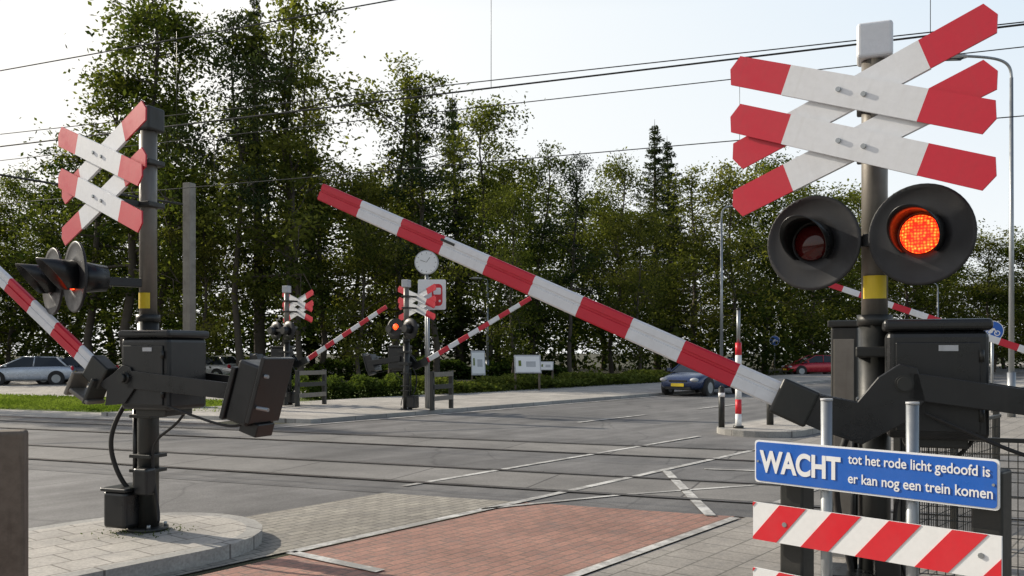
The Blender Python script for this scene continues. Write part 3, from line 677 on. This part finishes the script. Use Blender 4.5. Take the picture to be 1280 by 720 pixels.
def broad_tree(name,H,R,base,nl,lpc,slender=1.0,size=.23,oval=.65,mat='leaf',lean=.2,sub=2.1,asp=None):
    """irregular crown: limb length varies with height and azimuth (lobes and holes)"""
    q=QM(); tp=[(0,0,-.3)]; ox=oy=0
    for i in range(1,9):
        ox+=rng.normal(0,lean); oy+=rng.normal(0,lean); tp.append((ox,oy,H*.93*i/8))
    tp=np.array(tp); r0=.012*H
    q.tube(tp,[r0*1.25]+[r0*(1-.9*i/8)+.01 for i in range(1,9)],8)
    def trunk(z): 
        return np.array([np.interp(z,tp[:,2],tp[:,k]) for k in range(3)])
    az=rng.uniform(0,6.28); ph=rng.uniform(0,6.28,4); holes=[(rng.uniform(.1,.85),rng.uniform(0,6.28)) for _ in range(4)]
    for i in range(nl):
        u=(i+rng.uniform(0,.9))/nl; z=H*(base+(1-base)*.9*u)
        az+=2.4+rng.normal(0,.6)
        lob=.78+.28*math.sin(2*az+ph[0]+5*u)+.2*math.sin(11*u+ph[1])+.16*math.sin(3*az+ph[2])
        for hu,ha in holes:
            if abs(u-hu)<.09 and math.cos(az-ha)>.2: lob*=.35
        prof=(math.sin(math.pi*min(1,(.18+.82*u)**.8))**oval)*lob*(.7+.45*rng.random()) if u<.97 else .3
        prof=max(prof,.15); L=R*prof*1.15; el=rad(8+46*u+rng.normal(0,17))
        d=np.array([math.cos(az)*math.cos(el),math.sin(az)*math.cos(el),math.sin(el)])
        p0=trunk(z-.3); pts=[p0]
        for k in range(1,5):
            pts.append(p0+d*L*k/4+np.array([rng.normal(0,.08*L/2),rng.normal(0,.08*L/2),-.03*L*k*k/4+rng.normal(0,.05)]))
        rr=r0*.38*(1-u*.6); q.tube(pts,[rr,rr*.75,rr*.5,rr*.3,rr*.12],5)
        nc=max(2,int(L*sub)); shb=rng.uniform(.1,.9)
        for k in range(nc):
            t=.4+.65*(k+rng.random())/nc; j=min(3,int(t*4)); 
            pp=pts[j]+(pts[j+1]-pts[j])*min(1,(t*4-j)); side=rng.normal(size=3)*np.array([.5,.5,.4])*(.35+.17*L)
            c=pp+side; q.tube([pp,(pp+c)/2+[0,0,.05],c],[rr*.3+.008,rr*.2+.006,.005],3)
            clump(q,c,int(lpc*rng.uniform(.35,1.5)),rng.uniform(.22,.6)*slender,size,shb+rng.normal(0,.14))
    for k in range(6): clump(q,trunk(H*.92)+np.array([rng.normal(0,.5),rng.normal(0,.5),rng.uniform(-1,.7)]),int(lpc*.5),.32,size,.6)
    return q.mesh(name,[M['bark'],M[mat]])
def spruce(name,H,R,base,size=.2,sparse=1.0):
    q=QM(); q.tube([(0,0,-.3),(0.05,0,H*.4),(0,.05,H*.75),(0,0,H)],[.016*H,.011*H,.006*H,.01],7)
    z=H*base; az=0
    while z<H*.985:
        u=(z/H-base)/(1-base); L0=R*(1-u)**.8*(.55+.45*min(1,u*4+.35))+.12
        for k in range(int(6*sparse)+1):
            az+=2.4; L=L0*rng.uniform(.45,1.2); dr=-.22 if u<.6 else .1
            if rng.random()<.18: continue
            d=np.array([math.cos(az),math.sin(az),dr]); p0=np.array([0,0,z+rng.normal(0,.12)])
            p1=p0+d*L*.6; p2=p0+d*L+np.array([0,0,.12*L]); q.tube([p0,p1,p2],[.035,.02,.006],3)
            nn=int(L*52)+12; t=rng.uniform(.12,1.05,nn); c=p0+np.outer(t,p2-p0); wdt=(.12+.16*L)*(1.15-t)
            lat=np.array([-math.sin(az),math.cos(az),0]); c=c+np.outer(rng.normal(0,1,nn)*wdt,lat)+np.stack([np.zeros(nn),np.zeros(nn),-np.abs(rng.normal(0,.12,nn))],1)
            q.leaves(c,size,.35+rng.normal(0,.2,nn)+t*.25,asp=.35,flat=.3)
        z+=.36+.27*(1-u)*rng.random()
    return q.mesh(name,[M['bark'],M['needle']])
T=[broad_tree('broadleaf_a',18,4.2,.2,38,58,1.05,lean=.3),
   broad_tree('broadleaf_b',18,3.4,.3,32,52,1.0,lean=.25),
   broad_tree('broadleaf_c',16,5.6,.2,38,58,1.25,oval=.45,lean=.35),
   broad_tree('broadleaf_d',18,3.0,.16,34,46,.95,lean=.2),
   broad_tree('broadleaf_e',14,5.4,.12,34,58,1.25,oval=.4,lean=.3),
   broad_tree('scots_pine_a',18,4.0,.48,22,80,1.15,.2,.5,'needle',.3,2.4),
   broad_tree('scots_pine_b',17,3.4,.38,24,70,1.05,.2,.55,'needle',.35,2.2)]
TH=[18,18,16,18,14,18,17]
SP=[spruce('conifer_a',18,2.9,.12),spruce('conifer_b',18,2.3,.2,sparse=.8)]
def plant(me,H0,px,ytop,Y,parent=None,wide=1.0,name='broadleaf_tree'):
    X=(px-640)/1100*Y; H=1.6+(440-ytop)/1100*Y
    o=bpy.data.objects.new(name,me); s=H/H0; o.scale=(s*wide,s*wide,s); o.location=(X,Y,0); o.rotation_euler[2]=random.uniform(0,6.28)
    o.rotation_euler[0]=random.uniform(-.03,.03); o.rotation_euler[1]=random.uniform(-.03,.03)
    return link(o,parent)
front=[(4,-45,235,52,1.2),(2,12,215,54,.9),(4,62,225,53,.9),(0,118,45,49,1.0),(0,165,-50,47,1.05),(2,205,15,51,.8),(4,250,210,47,.8),(5,303,5,46,.8),(0,348,-25,46,.95),(0,400,60,50,.8),(3,378,40,45,.7),
(4,450,215,46,.8),(0,488,70,50,1.0),(6,545,95,48,.9),(2,612,128,56,.9),(4,640,230,48,.7),(0,668,172,60,.9),(6,712,180,54,.8),(2,765,198,64,.9),(4,800,260,56,.8),(0,872,192,66,1.1),(4,915,205,62,.9),(2,955,195,72,1.0),(4,1010,228,68,1.1),(2,1075,238,80,1.1),(4,1130,262,72,1.1),(2,1190,275,78,1.1),(4,1240,290,70,1.2),(4,1290,295,68,1.3),(2,1350,250,64,1.2)]
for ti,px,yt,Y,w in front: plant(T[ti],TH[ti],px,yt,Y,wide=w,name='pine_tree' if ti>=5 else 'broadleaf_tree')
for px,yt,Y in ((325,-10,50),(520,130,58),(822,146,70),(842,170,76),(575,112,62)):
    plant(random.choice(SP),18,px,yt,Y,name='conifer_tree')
dist=empty('distant_treeline')
for i in range(32):
    px=-150+i*48+random.uniform(-14,14)
    f=np.interp(px,[-150,40,80,230,250,280,400,440,700,900,1000,1400],[265,255,170,170,210,150,160,205,230,240,275,325])
    Y=np.interp(px,[-150,500,900,1400],[58,66,84,84])+random.uniform(-3,14)
    k=random.choice((0,2,2,4,4,6,7))
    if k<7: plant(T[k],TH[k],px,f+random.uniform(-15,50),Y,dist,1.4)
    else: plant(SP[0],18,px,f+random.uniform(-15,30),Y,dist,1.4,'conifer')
q=QM()
for i in range(500):
    X=rng.uniform(-55,75); Y=53+max(0,X)*.35+rng.uniform(0,16)
    if X>24: Y+=8
    hh=rng.uniform(.3,1)**.7*7
    c=np.array([X,Y,rng.uniform(.3,hh)])
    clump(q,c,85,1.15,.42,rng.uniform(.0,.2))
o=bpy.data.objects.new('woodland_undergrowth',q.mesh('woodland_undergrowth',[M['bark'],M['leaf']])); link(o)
def hedge(name,poly_fn,n,h,size=.09):
    q=QM(); c=[]
    for i in range(n):
        u,v=rng.random(),rng.random(); x,y=poly_fn(u,v); edge=min(v,1-v)*2
        top=h*(.68+.2*math.sin(u*23+1)+.12*math.sin(u*61)+.12*rng.random())*(1 if edge>.12 else .8)
        z=top*(1-abs(rng.normal(0,.18))) if rng.random()<.6 else rng.uniform(0,top)
        c.append((x,y,max(.02,z)))
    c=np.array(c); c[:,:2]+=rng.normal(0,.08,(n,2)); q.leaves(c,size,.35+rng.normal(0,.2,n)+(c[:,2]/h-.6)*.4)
    o=bpy.data.objects.new(name,q.mesh(name,[M['bark'],M['hedge']])); link(o)
def seg(p,q_,w):
    p=np.array(p);q_=np.array(q_); d=(q_-p)/np.linalg.norm(q_-p); n=np.array([-d[1],d[0]])
    return lambda u,v: tuple(p+(q_-p)*u+n*w*(v-.5))
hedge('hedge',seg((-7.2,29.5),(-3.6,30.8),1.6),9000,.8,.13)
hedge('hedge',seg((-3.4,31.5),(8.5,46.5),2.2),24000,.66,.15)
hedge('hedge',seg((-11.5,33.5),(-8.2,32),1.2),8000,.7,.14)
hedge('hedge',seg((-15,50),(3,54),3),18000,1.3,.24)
q=QM(); n=42000
uu=rng.uniform(17.7,22.8,n); mm=rng.uniform(-38,-15,n); xy=np.array([nm(a,b) for a,b in zip(uu,mm)])
c=np.column_stack([xy,rng.uniform(.01,.09,n)]); 
pat=np.sin(c[:,0]*1.3)+np.sin(c[:,1]*1.7+c[:,0])
q.leaves(c,.13,.5+.2*pat+rng.normal(0,.15,n),asp=.2,flat=-.6)
o=bpy.data.objects.new('grass',q.mesh('grass',[M['bark'],M['grassb']])); link(o)
q=QM(); n=260; a=rng.uniform(0,6.28,n); rr=np.abs(rng.normal(0,.12,n))+.1
c=np.column_stack([-3.03+rr*np.cos(a)*1.3,7.25+rr*np.sin(a),.125+rng.uniform(0,.02,n)]); q.leaves(c,.022,rng.uniform(0,.5,n),asp=.4)
o=bpy.data.objects.new('weeds',q.mesh('weeds',[M['bark'],M['hedge']])); link(o)
# trackside trees beyond the left edge of the view: the low sun throws their shadows over the crossing
for x,y,h,k,w_ in ((-18.5,25.5,9.5,3,.8),(-23.5,27.5,12,1,.9),(-30,29.8,14.5,3,.9)):
    o=bpy.data.objects.new('broadleaf_tree',T[k]); s=h/TH[k]; o.scale=(s*w_,s*w_,s); o.location=(x,y,0); link(o)

# ------------------------------------------------------------------ light, sky, camera
EL=rad(27); AZ=Vector((-.88,.475,0)).normalized()
sv=Vector((AZ.x*math.cos(EL),AZ.y*math.cos(EL),math.sin(EL)))
sl=bpy.data.lights.new('sun','SUN'); sl.energy=5.0; sl.angle=rad(.5); sl.color=(1,.91,.77)
so=bpy.data.objects.new('sun',sl); so.rotation_euler=sv.to_track_quat('Z','Y').to_euler(); so.location=(-30,30,30); link(so)
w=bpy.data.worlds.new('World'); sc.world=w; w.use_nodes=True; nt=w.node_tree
sky=nt.nodes.new('ShaderNodeTexSky'); sky.sky_type='NISHITA'; sky.sun_disc=False; sky.sun_elevation=EL
sky.sun_rotation=math.atan2(AZ.x,AZ.y); sky.air_density=1.0; sky.dust_density=3; sky.ozone_density=1.0
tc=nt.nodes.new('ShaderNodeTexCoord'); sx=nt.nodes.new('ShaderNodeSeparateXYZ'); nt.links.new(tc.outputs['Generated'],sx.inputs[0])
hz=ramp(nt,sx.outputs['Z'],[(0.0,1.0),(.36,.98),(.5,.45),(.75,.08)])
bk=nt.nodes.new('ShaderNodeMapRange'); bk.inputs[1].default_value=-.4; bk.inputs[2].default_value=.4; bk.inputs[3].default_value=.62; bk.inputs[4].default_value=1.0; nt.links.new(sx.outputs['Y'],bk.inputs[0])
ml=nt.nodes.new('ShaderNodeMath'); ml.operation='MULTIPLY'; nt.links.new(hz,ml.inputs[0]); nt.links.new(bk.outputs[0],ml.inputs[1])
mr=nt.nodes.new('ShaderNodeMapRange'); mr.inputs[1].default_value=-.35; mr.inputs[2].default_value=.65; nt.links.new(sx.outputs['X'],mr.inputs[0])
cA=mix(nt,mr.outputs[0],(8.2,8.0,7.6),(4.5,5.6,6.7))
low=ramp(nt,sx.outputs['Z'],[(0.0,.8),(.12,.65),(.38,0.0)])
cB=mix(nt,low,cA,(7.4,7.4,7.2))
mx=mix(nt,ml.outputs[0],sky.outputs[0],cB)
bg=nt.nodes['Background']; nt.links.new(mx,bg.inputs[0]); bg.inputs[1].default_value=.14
cam=bpy.data.cameras.new('camera'); cam.lens=30.94; cam.sensor_width=36; cam.shift_y=.0625; cam.clip_end=3000; cam.clip_start=.05
co=bpy.data.objects.new('camera',cam); co.location=(0,0,1.6); co.rotation_euler=(rad(90),0,0); link(co); sc.camera=co
sc.view_settings.view_transform='Standard'; sc.view_settings.look='None'; sc.view_settings.exposure=0
